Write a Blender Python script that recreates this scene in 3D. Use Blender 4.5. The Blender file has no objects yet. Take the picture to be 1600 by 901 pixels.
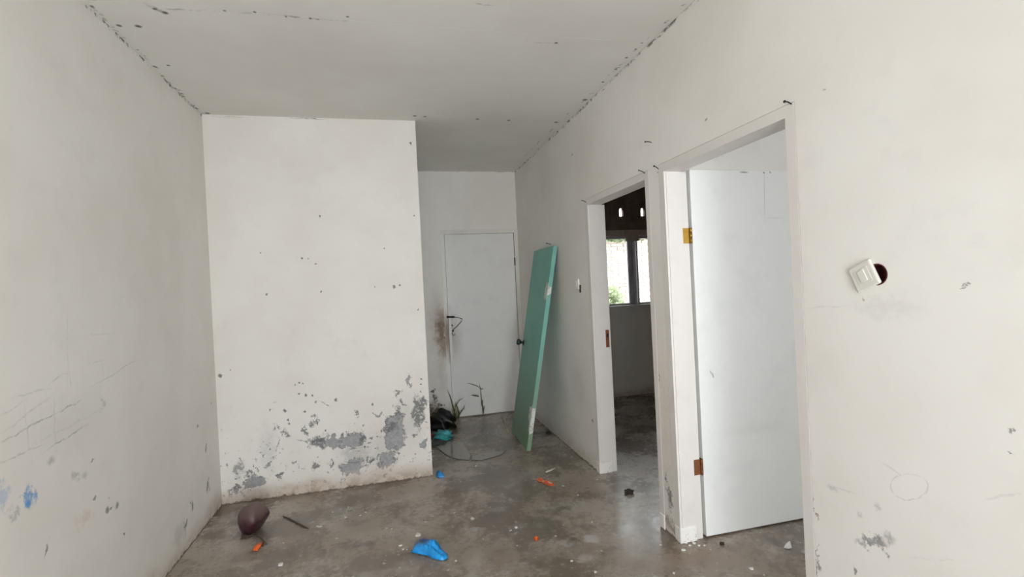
import bpy, bmesh, math, random
from mathutils import Vector, Matrix
random.seed(7)
S = bpy.context.scene
COL = S.collection

# ------------------------------------------------------------------ camera
F = 782.99                       # focal length in pixels of a 1600x901 frame
YAW, PIT, ROL = math.radians(13.88659), math.radians(0.29604), math.radians(-2.81432)
HC = 1.442                       # eye height
_fw = Vector((math.sin(YAW)*math.cos(PIT), math.cos(YAW)*math.cos(PIT), -math.sin(PIT)))
_r = Vector((math.cos(YAW), -math.sin(YAW), 0)); _u = _r.cross(_fw)
_R = math.cos(ROL)*_r + math.sin(ROL)*_u
_U = -math.sin(ROL)*_r + math.cos(ROL)*_u
CAM = Vector((0, 0, HC))
cam = bpy.data.cameras.new('camera'); camo = bpy.data.objects.new('camera', cam); COL.objects.link(camo)
cam.sensor_fit = 'HORIZONTAL'; cam.sensor_width = 36; cam.lens = F/1600*36; cam.clip_start = .02
M4 = Matrix((_R, _U, -_fw)).transposed().to_4x4(); M4.translation = CAM
camo.matrix_world = M4
S.camera = camo

def hit(x, y, ax, v):            # photo pixel -> point on the plane (axis ax = v)
    d = _fw + _R*((x-800)/F) + _U*((450.5-y)/F)
    return CAM + d*((v-CAM[ax])/d[ax])

# ------------------------------------------------------------------ world, daylight, exposure
W = bpy.data.worlds.new('overcast_sky'); S.world = W; W.use_nodes = True
bg = W.node_tree.nodes['Background']; bg.inputs[0].default_value = (.93, .97, 1, 1); bg.inputs[1].default_value = 6.0

def daylight(name, loc, size, aim, power, col=(.93, .97, 1)):
    l = bpy.data.lights.new(name, 'AREA'); l.shape = 'RECTANGLE'; l.size, l.size_y = size
    l.energy = power; l.color = col
    o = bpy.data.objects.new(name, l); COL.objects.link(o); o.location = loc
    o.rotation_euler = Vector(aim).to_track_quat('-Z', 'Z').to_euler()
    return o
daylight('front_doorway_offscreen', (.45, -1.66, 1.05), (1.0, 2.0), (0, 1, 0), 57)
daylight('front_window_offscreen', (-.62, -1.66, 1.45), (.9, 1.1), (0, 1, 0), 32)
daylight('side_room_window_offscreen', (3.0, -1.66, 1.45), (1.4, 1.1), (0, 1, 0), 57)

S.view_settings.view_transform = 'Standard'; S.view_settings.look = 'None'
S.view_settings.gamma = 1; S.view_settings.use_curve_mapping = False
S.view_settings.exposure = 0.0
S.cycles.max_bounces = 10; S.cycles.diffuse_bounces = 6; S.cycles.glossy_bounces = 4
S.cycles.transparent_max_bounces = 12; S.cycles.caustics_reflective = False; S.cycles.caustics_refractive = False

# ------------------------------------------------------------------ dimensions (metres)
XL, XR = -1.207, 1.476           # hall side walls
XRo = XR + .14                   # far face of the right wall
YP, YB = 3.926, 5.578            # projecting wall, back wall
XP = .266                        # free edge of the projecting wall
H = 2.75
YF = -1.5                        # front (street) wall behind the camera
XE = 4.4                         # outer wall of the bedrooms
YB2 = 5.70                       # back wall of the back bedroom
N0, N1 = 1.575, 2.43             # near doorway clear opening
G0, G1 = 2.635, 3.50             # far doorway clear opening
HD = 2.02                        # clear height

# ------------------------------------------------------------------ node helpers
class NT:
    def __init__(s, name):
        s.m = bpy.data.materials.new(name); s.m.use_nodes = True
        s.t = s.m.node_tree; s.t.nodes.clear()
    def n(s, k, **kw):
        x = s.t.nodes.new(k)
        for a, b in kw.items(): setattr(x, a, b)
        return x
    def put(s, sock, v):
        if v is None: return
        if isinstance(v, bpy.types.NodeSocket): s.t.links.new(v, sock)
        elif isinstance(v, (tuple, list)) and sock.type == 'RGBA': sock.default_value = tuple(v)[:3]+(1,)
        else: sock.default_value = v
    def math(s, op, a, b=None, c=None, clamp=False):
        x = s.n('ShaderNodeMath', operation=op, use_clamp=clamp)
        for i, v in enumerate((a, b, c)): s.put(x.inputs[i], v) if v is not None else None
        return x.outputs[0]
    def vec(s, op, a, b=None, scale=None):
        x = s.n('ShaderNodeVectorMath', operation=op)
        s.put(x.inputs[0], a)
        if b is not None: s.put(x.inputs[1], b)
        if scale is not None: s.put(x.inputs['Scale'], scale)
        return x.outputs['Value'] if op in ('LENGTH', 'DISTANCE', 'DOT_PRODUCT') else x.outputs[0]
    def mix(s, f, a, b):
        x = s.n('ShaderNodeMix', data_type='RGBA'); s.put(x.inputs[0], f); s.put(x.inputs[6], a); s.put(x.inputs[7], b)
        return x.outputs[2]
    def rng(s, v, a, b, c=0., d=1., smooth=True):
        x = s.n('ShaderNodeMapRange', interpolation_type='SMOOTHSTEP' if smooth else 'LINEAR')
        s.put(x.inputs[0], v)
        for i, q in enumerate((a, b, c, d)): s.put(x.inputs[i+1], q)
        return x.outputs[0]
    def noise(s, v, scale, detail=3, rough=.55, color=False):
        x = s.n('ShaderNodeTexNoise'); s.put(x.inputs['Vector'], v)
        x.inputs['Scale'].default_value = scale; x.inputs['Detail'].default_value = detail; x.inputs['Roughness'].default_value = rough
        return x.outputs['Color' if color else 0]
    def pos(s): return s.n('ShaderNodeTexCoord').outputs['Object']
    def uv(s, p, ax):            # flat coordinates of a plane whose normal is axis ax
        sp = s.n('ShaderNodeSeparateXYZ'); s.put(sp.inputs[0], p)
        c = s.n('ShaderNodeCombineXYZ'); a, b = [i for i in range(3) if i != ax]
        s.put(c.inputs[0], sp.outputs[a]); s.put(c.inputs[1], sp.outputs[b])
        return c.outputs[0], sp
    def ell(s, uv, c, r, rot, soft, k):
        x = s.n('ShaderNodeMapping', vector_type='TEXTURE'); s.put(x.inputs[0], uv)
        x.inputs[1].default_value = (c[0], c[1], 0); x.inputs[2].default_value = (0, 0, rot); x.inputs[3].default_value = (r[0], r[1], 1)
        return s.rng(s.vec('LENGTH', x.outputs[0]), 1+soft, max(0, 1-soft), 0., k)
    def chain(s, uv, l):         # union of many soft ellipses; the running maximum travels in z
        V = s.vec('MULTIPLY', uv, (1, 1, 0))
        for c, r, rot, soft, k in l:
            x = s.n('ShaderNodeMapping', vector_type='TEXTURE'); s.put(x.inputs[0], V)
            x.inputs[1].default_value = (c[0], c[1], 0); x.inputs[2].default_value = (0, 0, rot); x.inputs[3].default_value = (r[0], r[1], 1e6)
            m = s.rng(s.vec('LENGTH', x.outputs[0]), 1+soft, max(0, 1-soft), 0., k)
            cb = s.n('ShaderNodeCombineXYZ'); cb.inputs[0].default_value = cb.inputs[1].default_value = -1e4; s.put(cb.inputs[2], m)
            V = s.vec('MAXIMUM', V, cb.outputs[0])
        sp = s.n('ShaderNodeSeparateXYZ'); s.put(sp.inputs[0], V)
        return sp.outputs[2]
    def out(s, col, rough=.7, bump=None, bstr=.2, bdist=.004, **kw):
        b = s.n('ShaderNodeBsdfPrincipled'); s.put(b.inputs['Base Color'], col); s.put(b.inputs['Roughness'], rough)
        for k, v in kw.items(): s.put(b.inputs[k.replace('_', ' ')], v)
        if bump is not None:
            x = s.n('ShaderNodeBump'); x.inputs['Strength'].default_value = bstr; x.inputs['Distance'].default_value = bdist
            s.put(x.inputs['Height'], bump); s.put(b.inputs['Normal'], x.outputs[0])
        o = s.n('ShaderNodeOutputMaterial'); s.put(o.inputs[0], b.outputs[0])
        return s.m

def simple(name, col, rough=.6, var=.12, scale=25, bump=.1, **kw):
    t = NT(name); p = t.pos(); n = t.noise(p, scale, 4)
    c2 = [max(0, x*(1-var*2)) for x in col]
    return t.out(t.mix(n, col, c2), rough, n, bump, .003, **kw)

# patches given in photo pixels -> flat coordinates on their plane
def plane_patch(px, py, rx, ry, ax, v, rot=0):
    a, b = [i for i in range(3) if i != ax]
    c = hit(px, py, ax, v); ex = hit(px+1, py, ax, v)-c; ey = hit(px, py-1, ax, v)-c
    return (c[a], c[b]), (rx*ex.length, ry*ey.length), rot
def plane_line(x0, y0, x1, y1, w, ax, v):
    a, b = [i for i in range(3) if i != ax]
    p = hit(x0, y0, ax, v); q = hit(x1, y1, ax, v)
    du, dv = q[a]-p[a], q[b]-p[b]
    return ((p[a]+q[a])/2, (p[b]+q[b])/2), (math.hypot(du, dv)/2, w), math.atan2(dv, du)

GREY, DARK, BROWN = (.36, .36, .38), (.10, .095, .09), (.36, .27, .19)
BLUE, PINK, RUSTRED, PENCIL = (.12, .33, .66), (.75, .45, .45), (.24, .12, .12), (.30, .30, .31)

def convert(ax, v, patches, lines):
    out = []
    for (c, px, py, rx, ry, rot, soft, k, fl) in patches:
        cc, rr, ro = plane_patch(px, py, rx, ry, ax, v, rot); out.append(((c, fl, max(rr) > .02), (cc, rr, ro, soft, k)))
    for (c, x0, y0, x1, y1, w, k) in lines:
        cc, rr, ro = plane_line(x0, y0, x1, y1, w, ax, v); out.append(((c, 'l', False), (cc, (rr[0], rr[1]*(.62 if c == PENCIL else 1)), ro, .5, k*(.75 if c == PENCIL else 1))))
    return out
CELL = .45
class Cells:
    """one plaster finish cut into square fields, each carrying only the stains that touch it"""
    def __init__(s, maker, ax, v, patches, lines, **kw):
        s.ax, s.v, s.cells, s.maker, s.kw, s.mats = ax, v, {}, maker, kw, {}
        for key, e in convert(ax, v, patches, lines):
            R = max(e[1])*(1+e[3])+.08
            for i in range(math.floor((e[0][0]-R)/CELL), math.floor((e[0][0]+R)/CELL)+1):
                for j in range(math.floor((e[0][1]-R)/CELL), math.floor((e[0][1]+R)/CELL)+1):
                    s.cells.setdefault((i, j), []).append((key, e))
        s.plain = maker([], **kw)
    def apply(s, o):
        me = o.data; me.materials.clear(); me.materials.append(s.plain)
        b = bmesh.new(); b.from_mesh(me); uvax = [i for i in range(3) if i != s.ax]
        for n_, a in enumerate(uvax):
            lo = min(v.co[a] for v in b.verts); hi = max(v.co[a] for v in b.verts)
            for i in range(math.floor(lo/CELL), math.floor(hi/CELL)+2):
                if not lo < i*CELL < hi: continue
                co = Vector(); co[a] = i*CELL; no = Vector(); no[a] = 1
                bmesh.ops.bisect_plane(b, geom=b.verts[:]+b.edges[:]+b.faces[:], plane_co=co, plane_no=no, dist=1e-6)
        slot = {}
        for f in b.faces:
            c = f.calc_center_median()
            if abs(c[s.ax]-s.v) > .02 or abs(f.normal[s.ax]) < .8: continue
            key = (math.floor(c[uvax[0]]/CELL), math.floor(c[uvax[1]]/CELL))
            if key not in s.cells: continue
            if key not in s.mats: s.mats[key] = s.maker(s.cells[key], **s.kw)
            if key not in slot: slot[key] = len(me.materials); me.materials.append(s.mats[key])
            f.material_index = slot[key]
        b.to_mesh(me); b.free()
        return o

def wall_material(stains, name='plaster', axis=0, base=(.80, .78, .745), dirt=.5, flake_zone=0., speck_top=True, tone=(.745, .715, .67)):
    t = NT(name); p = t.pos(); uv, sp = t.uv(p, axis); z = sp.outputs[2]
    big = t.noise(p, 1.3, 3, .6); mid = t.noise(p, 7, 4, .6); fine = t.noise(p, 60, 3, .6)
    def wob(sc, d, amp): return t.vec('ADD', uv, t.vec('SCALE', t.vec('SUBTRACT', t.noise(p, sc, d, .68, color=True), (.5, .5, .5)), scale=amp))
    warps = {}
    col = t.mix(t.rng(big, .35, .7), base, tone)
    col = t.mix(t.math('MULTIPLY', t.rng(mid, .5, .8), .35), col, tuple(c*.86 for c in base))
    flake = t.rng(t.noise(p, 38, 4, .7), .40, .50)
    hgt = []
    by = {}
    for key, e in stains: by.setdefault(key, []).append(e)
    todo = []
    for (c, fl, big_), l in by.items():
        wk = 'l' if fl == 'l' else big_
        if wk not in warps: warps[wk] = wob(9, 3, .035) if wk == 'l' else wob(20, 5, .17) if wk else wob(55, 3, .035)
        todo.append((c, fl, t.chain(warps[wk], l)))
    if flake_zone:               # scattered peeling low on the damp wall
        zone = t.rng(z, flake_zone, .05)
        m = t.math('MULTIPLY', t.rng(t.noise(p, 24, 5, .66), .60, .64), zone)
        todo.append((GREY, False, t.math('MULTIPLY', m, t.rng(t.noise(p, 3.2, 2), .42, .58))))
    for c, fl, m in todo:
        if fl is True: m = t.math('MULTIPLY', m, flake)
        if fl == 'l': m = t.math('MULTIPLY', m, t.rng(fine, .3, .6))
        else: hgt.append(m)
        shade = t.mix(t.rng(fine, .35, .65), c, tuple(x*.8 for x in c))
        col = t.mix(m, col, shade)
        if c == GREY:            # dark broken rim where the paint skin ends
            rim = t.math('MULTIPLY', t.rng(m, .15, .45), t.rng(m, .95, .6))
            col = t.mix(t.math('MULTIPLY', rim, t.rng(flake, .2, .8, .15, .8)), col, (.15, .15, .16))
    if dirt:
        d = t.rng(t.math('ADD', z, t.math('MULTIPLY', t.math('SUBTRACT', mid, .5), .22)), .15, .02)
        col = t.mix(t.math('MULTIPLY', d, dirt), col, t.mix(t.rng(t.noise(p, 14, 4, .7), .42, .6), (.58, .49, .42), BROWN))
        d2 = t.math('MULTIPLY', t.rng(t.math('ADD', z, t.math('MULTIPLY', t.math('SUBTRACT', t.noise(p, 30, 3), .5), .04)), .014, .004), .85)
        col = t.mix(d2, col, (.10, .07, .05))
    if speck_top:
        e = t.rng(t.math('ADD', z, t.math('MULTIPLY', fine, .012)), H-.016, H-.002)
        col = t.mix(t.math('MULTIPLY', e, t.rng(t.noise(p, 17, 4, .7), .50, .60, 0, .85)), col, (.08, .07, .06))
    h = t.math('ADD', t.math('MULTIPLY', fine, .12), t.math('MULTIPLY', mid, .5))
    for m in hgt[:2]: h = t.math('SUBTRACT', h, t.math('MULTIPLY', m, .5))
    return t.out(col, .72, h, .25, .006)

# ------------------------------------------------------------------ mesh helpers
class MB:
    def __init__(s): s.b = bmesh.new()
    def box(s, x0, x1, y0, y1, z0, z1):
        c = [s.b.verts.new(p) for p in ((x0,y0,z0),(x1,y0,z0),(x1,y1,z0),(x0,y1,z0),(x0,y0,z1),(x1,y0,z1),(x1,y1,z1),(x0,y1,z1))]
        for f in ((0,3,2,1),(4,5,6,7),(0,1,5,4),(1,2,6,5),(2,3,7,6),(3,0,4,7)): s.b.faces.new([c[i] for i in f])
        return s
    def hexa(s, pts):
        c = [s.b.verts.new(p) for p in pts]
        for f in ((0,3,2,1),(4,5,6,7),(0,1,5,4),(1,2,6,5),(2,3,7,6),(3,0,4,7)): s.b.faces.new([c[i] for i in f])
        return s
    def prism(s, pts, d):        # polygon of 3-D points pushed by vector d
        a = [s.b.verts.new(p) for p in pts]; q = [s.b.verts.new(Vector(p)+Vector(d)) for p in pts]; n = len(pts)
        s.b.faces.new(a[::-1]); s.b.faces.new(q)
        for i in range(n): s.b.faces.new((a[i], a[(i+1)%n], q[(i+1)%n], q[i]))
        return s
    def tube(s, pts, r, seg=8, caps=True):
        pts = [Vector(p) for p in pts]; rs = r if isinstance(r, (list, tuple)) else [r]*len(pts); rings = []
        for i, p in enumerate(pts):
            d = (pts[min(i+1, len(pts)-1)]-pts[max(i-1, 0)]).normalized()
            a = d.cross(Vector((0, 0, 1)) if abs(d.z) < .9 else Vector((1, 0, 0))).normalized(); b = d.cross(a)
            rings.append([s.b.verts.new(p+rs[i]*(math.cos(k*2*math.pi/seg)*a+math.sin(k*2*math.pi/seg)*b)) for k in range(seg)])
        for A, B in zip(rings, rings[1:]):
            for k in range(seg): s.b.faces.new((A[k], A[(k+1)%seg], B[(k+1)%seg], B[k]))
        if caps: s.b.faces.new(rings[0][::-1]); s.b.faces.new(rings[-1])
        return s
    def build(s, name, mat, parent=None, smooth=False, bevel=0):
        bmesh.ops.recalc_face_normals(s.b, faces=s.b.faces)
        me = bpy.data.meshes.new(name); s.b.to_mesh(me); s.b.free(); me.materials.append(mat)
        for f in me.polygons: f.use_smooth = smooth
        o = bpy.data.objects.new(name, me); COL.objects.link(o)
        if parent is not None:
            o.parent = parent
            o.matrix_parent_inverse = Matrix.Translation(-parent.location)
        if bevel:
            m = o.modifiers.new('bevel', 'BEVEL'); m.width = bevel; m.segments = 2; m.limit_method = 'ANGLE'
        return o
def tag(o, label, cat, group=None, kind=None):
    o['label'] = label; o['category'] = cat
    if group: o['group'] = group
    if kind: o['kind'] = kind
    return o
def empty(name, loc=(0, 0, 0)):
    o = bpy.data.objects.new(name, None); o.empty_display_size = .05; COL.objects.link(o); o.location = loc
    return o

# ------------------------------------------------------------------ materials
pp = []
def P(c, x, y, rx, ry, rot=0, soft=.35, k=1., fl=False): pp.append((c, x, y, rx, ry, rot, soft, k, fl))
# projecting wall
for a in ((616,677,13,22),(604,718,11,10),(551,688,16,10),(551,728,14,9),(520,690,9,7),(397,752,12,7),(640,592,3.5,7),(592,647,4,2.5),(662,694,5,7),(625,655,6,9)): P(GREY, a[0], a[1], a[2]*1.25, a[3]*1.25, 0, .25, .95)
for a in ((651,645,6,26,.6),(372,734,8,10,.35),(505,690,16,9,.55),(420,700,12,34,.18),(494,727,7,4,.5),(519,726,4,5,.5),(600,700,26,34,.2),(556,708,26,30,.25),(640,655,20,36,.2)): P(GREY, *a[:4], 0, .6, a[4])
for a in ((491.5,657,6,7),(446,677,3,7),(432,667,5,4),(495,686,13,6),(622,641,3,11),(631,628,4,6),(660,635,6,16),(659,655,5,6),(580,717,7,5),(371,764,15,6),(388,739,6,3),(476,674,4,7),(556,649,3,5),(439,743,5,5),(620,614,6,3),(612,668,9,10),(566,684,5,6),(535,679,2.5,2.5),(604,664,3,12)):
    P((.17,.17,.18), *a, 0, .4, .9, True)
for x, y, r in ((500,338,1.6),(407,395,1.2),(472,403,1.3),(481,404,1),(493,412,1.2),(601,388,1.2),(417,459,1.7),(586,448,1),(616,447.5,2.2),(625,446,1.4),(502,455,1),(647,337,1.2),(641,224,1.7),(653,483,1.2),
                (468,597,1.6),(473,599,1.4),(461,601,1.2),(467,615,1.8),(478,617,2),(488,618,1.6),(494,627,1.5),(422,640,1.2),(476,643,1.6),(344,586.5,3),(582,632,1.5),(567,665,1.3),(570,698,1.4),(658,592,1.4),(658,600,1.4),(657,611,1.3),(445,641,2.5),(525,624,2),(462,721,1.5),(509,672,1.3),(360,578,1),(450,655,1.5),(452,661,1.3)):
    P(DARK, x, y, r, r*1.05, 0, .5, .85)
ln = [(DARK,500,626,514,634,.004,.8),(DARK,424,631,432,628,.003,.5),(DARK,430,707,436,688,.004,.7),(DARK,464,686,482,692,.004,.7),(DARK,536,723,568,720,.004,.6),(DARK,575,730,582,716,.005,.7),(DARK,454,184.5,504,186,.003,.9),(DARK,330,181.5,380,183,.0025,.5)]
C_mid = Cells(wall_material, 1, YP, pp, ln, name='peeling_white_plaster', axis=1, flake_zone=.8, dirt=.85, speck_top=False)
# left wall
pp = []
for a in ((48,775,5,17,.8),(44,786,3.5,6,.9),(1,770,8,26,.35)): P(BLUE, *a[:4], .3, .6, a[4])
P(PINK,134,812,7,9,0,.8,.35); P(PINK,120,814,5,6,0,.8,.2)
for a in ((160,630,3,8,.5),(120,745,6,6,.55),(80,720,5,5,.5),(133,742,3,5,.4),(110,660,50,40,.12),(22,802,5,10,.5),(280,835,8,14,.3)): P(PENCIL, *a[:4], 0, .8, a[4])
for a in ((168,797,2,5),(173,794,2.5,2),(183,790,2.5,5),(148,778,2.5,2),(170,778,1.3,1.3),(145,719,2,2),(309,665,1.2,2.5),(194,834,1.2,1.5),(330,630,.8,1),(322,700,1.5,7),(290,820,2,8),(300,790,2,6),(325,760,2,8)): P(DARK, *a, 0, .5, .7)
P(DARK,72,866,2,12,-.5,.6,.8)
ln = [(PENCIL,7,688,90,645,.006,.8),(PENCIL,90,645,128,625,.005,.7),(PENCIL,75,701,135,665,.005,.75),(PENCIL,0,722,62,697,.005,.5),(PENCIL,80,597,108,581,.004,.5),(PENCIL,108,580,112,606,.004,.35),(PENCIL,140,571,160,562,.004,.45),(PENCIL,160,562,162,590,.004,.3),(PENCIL,150,600,218,560,.004,.5),(PENCIL,0,680,80,620,.006,.3),(PENCIL,20,622,80,606,.005,.3),(PENCIL,85,625,86,700,.006,.3),(PENCIL,0,650,40,625,.005,.3),(PENCIL,40,640,44,700,.006,.25),(PENCIL,130,525,180,520,.004,.2),(PENCIL,105,480,106,600,.006,.18),(PENCIL,60,690,160,640,.006,.25)]
for i in range(22):              # speckles along the ceiling joint
    s_ = random.random()**.8
    x = 140+(318-140)*s_; y = 9+(181-9)*s_
    ln.append((DARK, x, y, x+random.uniform(2, 7), y+random.uniform(2, 6.5), .004, random.uniform(.5, .95)))
C_left = Cells(wall_material, 0, XL, pp, ln, name='scribbled_white_plaster', axis=0, dirt=.6)
# right wall
pp = []
for a in ((1368,848,17,7,-.5,.75),(1389,839,7,6,0,.6),(1300,762,7,3,0,.35),(1380,481,45,14,0,.12),(905,600,10,30,0,.15),(880,610,8,20,0,.14),(1371,792,4,5,0,.4),(1343,804,3,4,0,.35)): P(PENCIL, *a[:5], .8, a[5], False)
P((.62,.50,.38),1040,640,9,90,0,.9,.4); P((.62,.50,.38),1044,720,9,50,0,.9,.3)
P(PENCIL,1364,846,20,8,-.5,.5,.8,True)
for a in ((1046,775,3,10),(1036,805,3,9),(1041,748,1.3,8),(1048,790,4,8),(1056,830,5,6),(1045,815,5,8)): P((.15,.15,.16), *a, 0, .5, .85, True)
for a in ((1272.5,795,1.6,13,.75),(1274,862,1.5,13,.75),(1276,888,1.6,10,.75),(1349,469,1.3,4,.5)): P(RUSTRED, *a[:4], 0, .5, a[4])
for a in ((1581,674,4,3),(1580,709,2,2),(1507,446,2.5,2),(1513,443,4,2),(1504,450,2,1.5),(1289,138,1.6,1.6),(1103,187,1.5,1.5),(1028,268,1.2,1.2),(894,242,1.2,1.2),(926,657,1.2,2.5),(1280,886,3,5),(1337,893,2,6),(1031,590,1.2,8),(1053,493,1,7)): P(DARK, *a, 0, .5, .7)
ln = []
import math as _m
for i in range(18):              # scribbled ring
    a0, a1 = i*2*_m.pi/18, (i+1.3)*2*_m.pi/18
    ln.append((PENCIL, 1420+30*_m.cos(a0), 759+20*_m.sin(a0), 1420+30*_m.cos(a1), 759+20*_m.sin(a1), .0035, .35))
ln += [(PENCIL,1255,480,1320,478,.004,.25),(PENCIL,1375,720,1415,745,.004,.3),(PENCIL,1540,780,1600,770,.005,.25),(PENCIL,1300,760,1340,772,.004,.3),(PENCIL,1420,870,1500,878,.004,.2),(PENCIL,905,590,932,604,.003,.4)]
for i in range(30):
    s_ = random.random()
    x = 812+(1080-812)*s_; y = 262+(4-262)*s_
    ln.append((DARK, x-2, y+2+random.uniform(0, 3), x+random.uniform(2, 6), y-random.uniform(1, 5)+2, .0035, random.uniform(.35, .85)))
C_right = Cells(wall_material, 0, XR, pp, ln, name='smudged_white_plaster', axis=0, dirt=.45)
# back wall
pp = []
P((.22,.13,.07),690,515,7,26,0,.8,.9); P((.22,.13,.07),694,540,6,16,0,.8,.7); P((.30,.20,.13),684,505,10,40,0,.9,.35)
for a in ((681,625,3,8),(678,612,3,3),(684,640,4,8),(679,608,1,1.5),(675,640,4,12),(688,633,6,1.5)): P((.05,.04,.035), *a, 0, .5, .95, True)
for a in ((676,650,12,22,.5),(690,560,6,50,.2)): P(BROWN, *a[:4], 0, .8, a[4])
C_back = Cells(wall_material, 1, YB, pp, [(DARK,776,268.5,804,267.5,.004,.9),(DARK,655,267,770,268,.003,.35)], name='stained_back_plaster', axis=1, dirt=.8, speck_top=False)
M_wall = wall_material([], 'white_plaster', 0, dirt=.4, speck_top=False)
# far wall of the back bedroom: damp foot, smoke-browned top course is its own masonry
M_bed = wall_material([], 'white_bedroom_plaster', 1, dirt=.8, speck_top=False)

def paint(name, base, ax, v, patches=(), lines=(), rough=.45):
    t = NT(name); p = t.pos(); uv, sp = t.uv(p, ax)
    mid = t.noise(p, 6, 4, .6); fine = t.noise(p, 70, 3, .6)
    warp = t.vec('ADD', uv, t.vec('SCALE', t.vec('SUBTRACT', t.noise(p, 25, 3, .6, color=True), (.5, .5, .5)), scale=.05))
    col = t.mix(t.rng(mid, .45, .8), base, tuple(c*.94 for c in base))
    for (c, px, py, rx, ry, rot, soft, k, fl) in patches:
        cc, rr, ro = plane_patch(px, py, rx, ry, ax, v, rot)
        m = t.ell(warp, cc, rr, ro, soft, k)
        if fl: m = t.math('MULTIPLY', m, t.rng(t.noise(p, 45, 4, .7), .42, .52))
        col = t.mix(m, col, c)
    for (c, x0, y0, x1, y1, w, k) in lines:
        cc, rr, ro = plane_line(x0, y0, x1, y1, w, ax, v)
        col = t.mix(t.ell(uv, cc, rr, ro, .5, k), col, c)
    return t.out(col, rough, fine, .08, .002)
pp = []
P((.20,.12,.06),700,520,6,26,0,.8,.85); P((.24,.16,.10),706,530,12,28,0,.9,.45); P((.12,.10,.08),704,557,3,9,0,.7,.6)
for a in ((702,640,5,10,.4),): P(BROWN, *a[:4], 0, .8, a[4])
M_door1 = paint('grey_white_door_paint', (.74, .73, .72), 1, YB, pp, [(DARK,697,364,803,360,.002,.0)])
M_door2 = paint('bright_white_door_paint', (.80, .81, .80), 1, 2.425, [(DARK,1112,583,1.2,6,.2,.5,.7,True),(DARK,1116,587,1.5,5,.3,.5,.7,True),((.55,.5,.5),1180,670,40,8,0,.9,.15,False)],
    [(PENCIL,1196,268,1197,340,.002,.5),(PENCIL,1197,340,1225,340,.002,.25),(DARK,1158,268,1170,268.5,.004,.7),(DARK,1194,268,1197,270,.004,.8),(DARK,1204,268,1207,269,.004,.7)])
M_frame = paint('white_frame_paint', (.715, .68, .65), 0, XR, [(DARK,1180,176,40,1,.0,.6,.0,False)])
t = NT('chipped_frame_foot'); p = t.pos()
M_foot = t.out(t.mix(t.rng(t.noise(p, 38, 4, .7), .58, .66), (.78, .76, .73), (.36, .34, .32)), .8, t.noise(p, 30, 3), .4, .006)

# floor
t = NT('stained_concrete_screed'); p = t.pos(); uv, sp = t.uv(p, 2)
n1 = t.noise(p, .75, 4, .55); n2 = t.noise(p, 3.5, 5, .65); n3 = t.noise(p, 28, 4, .7)
n4 = t.noise(p, 2.1, 6, .62); n5 = t.noise(p, 90, 3, .6); n6 = t.noise(t.vec('ADD', p, (7.3, 2.1, 0)), 11, 5, .7)
col = t.mix(t.rng(n1, .38, .62), (.255, .205, .160), (.42, .375, .325))
col = t.mix(t.rng(n4, .54, .44, 0, .8), col, (.15, .116, .088))
col = t.mix(t.rng(n2, .50, .68, 0, .5), col, (.46, .435, .405))
col = t.mix(t.rng(n6, .52, .62, 0, .6), col, (.125, .10, .082))
col = t.mix(t.rng(n3, .60, .70, 0, .5), col, (.62, .59, .55))
col = t.mix(t.rng(n5, .35, .27, 0, .4), col, (.14, .12, .10))
w = t.vec('ADD', uv, t.vec('SCALE', t.vec('SUBTRACT', t.noise(p, 16, 4, .65, color=True), (.5, .5, .5)), scale=.12))
for (c, x, y, rx, ry, ro, so, k) in (((.52,.51,.49),924,841,12,5,.3,.4,.8),((.45,.43,.41),885,850,9,3,0,.5,.6),((.5,.48,.46),915,870,14,5,.2,.5,.55),((.12,.105,.09),760,745,30,4,0,.5,.6),
        ((.45,.42,.39),740,890,8,30,0,.6,.5),((.22,.14,.09),1075,868,50,14,0,.8,.5),((.14,.09,.06),360,798,40,6,0,.7,.6),
        ((.5,.49,.47),740,826,20,2,.25,.5,.5),((.24,.16,.11),455,843,14,5,.3,.7,.5))+tuple(((.12,.10,.09),x_,y_,r_,r_*.4,0,.4,.8) for x_, y_, r_ in ((972,778,4),(980,784,4),(977,791,6),(986,793,3),(981,805,4),(994,818,5),(1004,790,4),(1022,811,6),(990,809,3),(973,817,2))):
    cc, rr, r_ = plane_patch(x, y, rx, ry, 2, 0, ro)
    a = hit(x+rx, y, 2, 0)-hit(x-rx, y, 2, 0); b = hit(x, y-ry, 2, 0)-hit(x, y+ry, 2, 0)
    col = t.mix(t.ell(w, cc, (a.length/2, b.length/2), math.atan2(a.y, a.x)+ro*.5, so, k), col, c)
rough = t.rng(t.math('ADD', t.math('MULTIPLY', n4, .6), t.math('MULTIPLY', n3, .4)), .3, .7, .14, .40)
h = t.math('ADD', t.math('MULTIPLY', n2, .6), t.math('MULTIPLY', n3, .3))
M_floor = t.out(col, rough, h, .05, .006, Specular_IOR_Level=.65)

# ceiling boards
pp = []
for (x, y, r) in ((648,181,1.6),(664,182,1.4),(746,186,1.5),(795,188,1.3),(869,191,1.5),(324,177,1.8),(242,14,2.5),(258,20,3),(351,17,2),(398,19,2),(447,26,1.5),(485,29,1.6),(543,26,1.8),(869,67,2),(216,41,3),(186,40,2.5),(263,102,1.5),(979,90,1.6),(962,108,1.4),(942,128,1.4),(993,77,1.5),(1003,67,1.3),(914,156,2)):
    P(DARK, x, y, r, r*.8, 0, .5, .85)
ln = [(DARK,228,6,262,22,.012,.5),(DARK,243,14,350,17,.006,.45),(DARK,350,17,440,24,.006,.35),(DARK,440,24,520,32,.007,.7),(DARK,520,32,545,32,.005,.4),(DARK,742,5,770,8,.005,.35),(DARK,212,41,224,42,.006,.5),(DARK,820,65,880,68,.004,.2)]
for i in range(26):
    s_ = random.random(); x = 130+(316-130)*s_; y = -3+(178+3)*s_
    ln.append((DARK, x, y, x+random.uniform(2, 8), y+random.uniform(2, 7), .008, random.uniform(.3, .9)))
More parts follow.
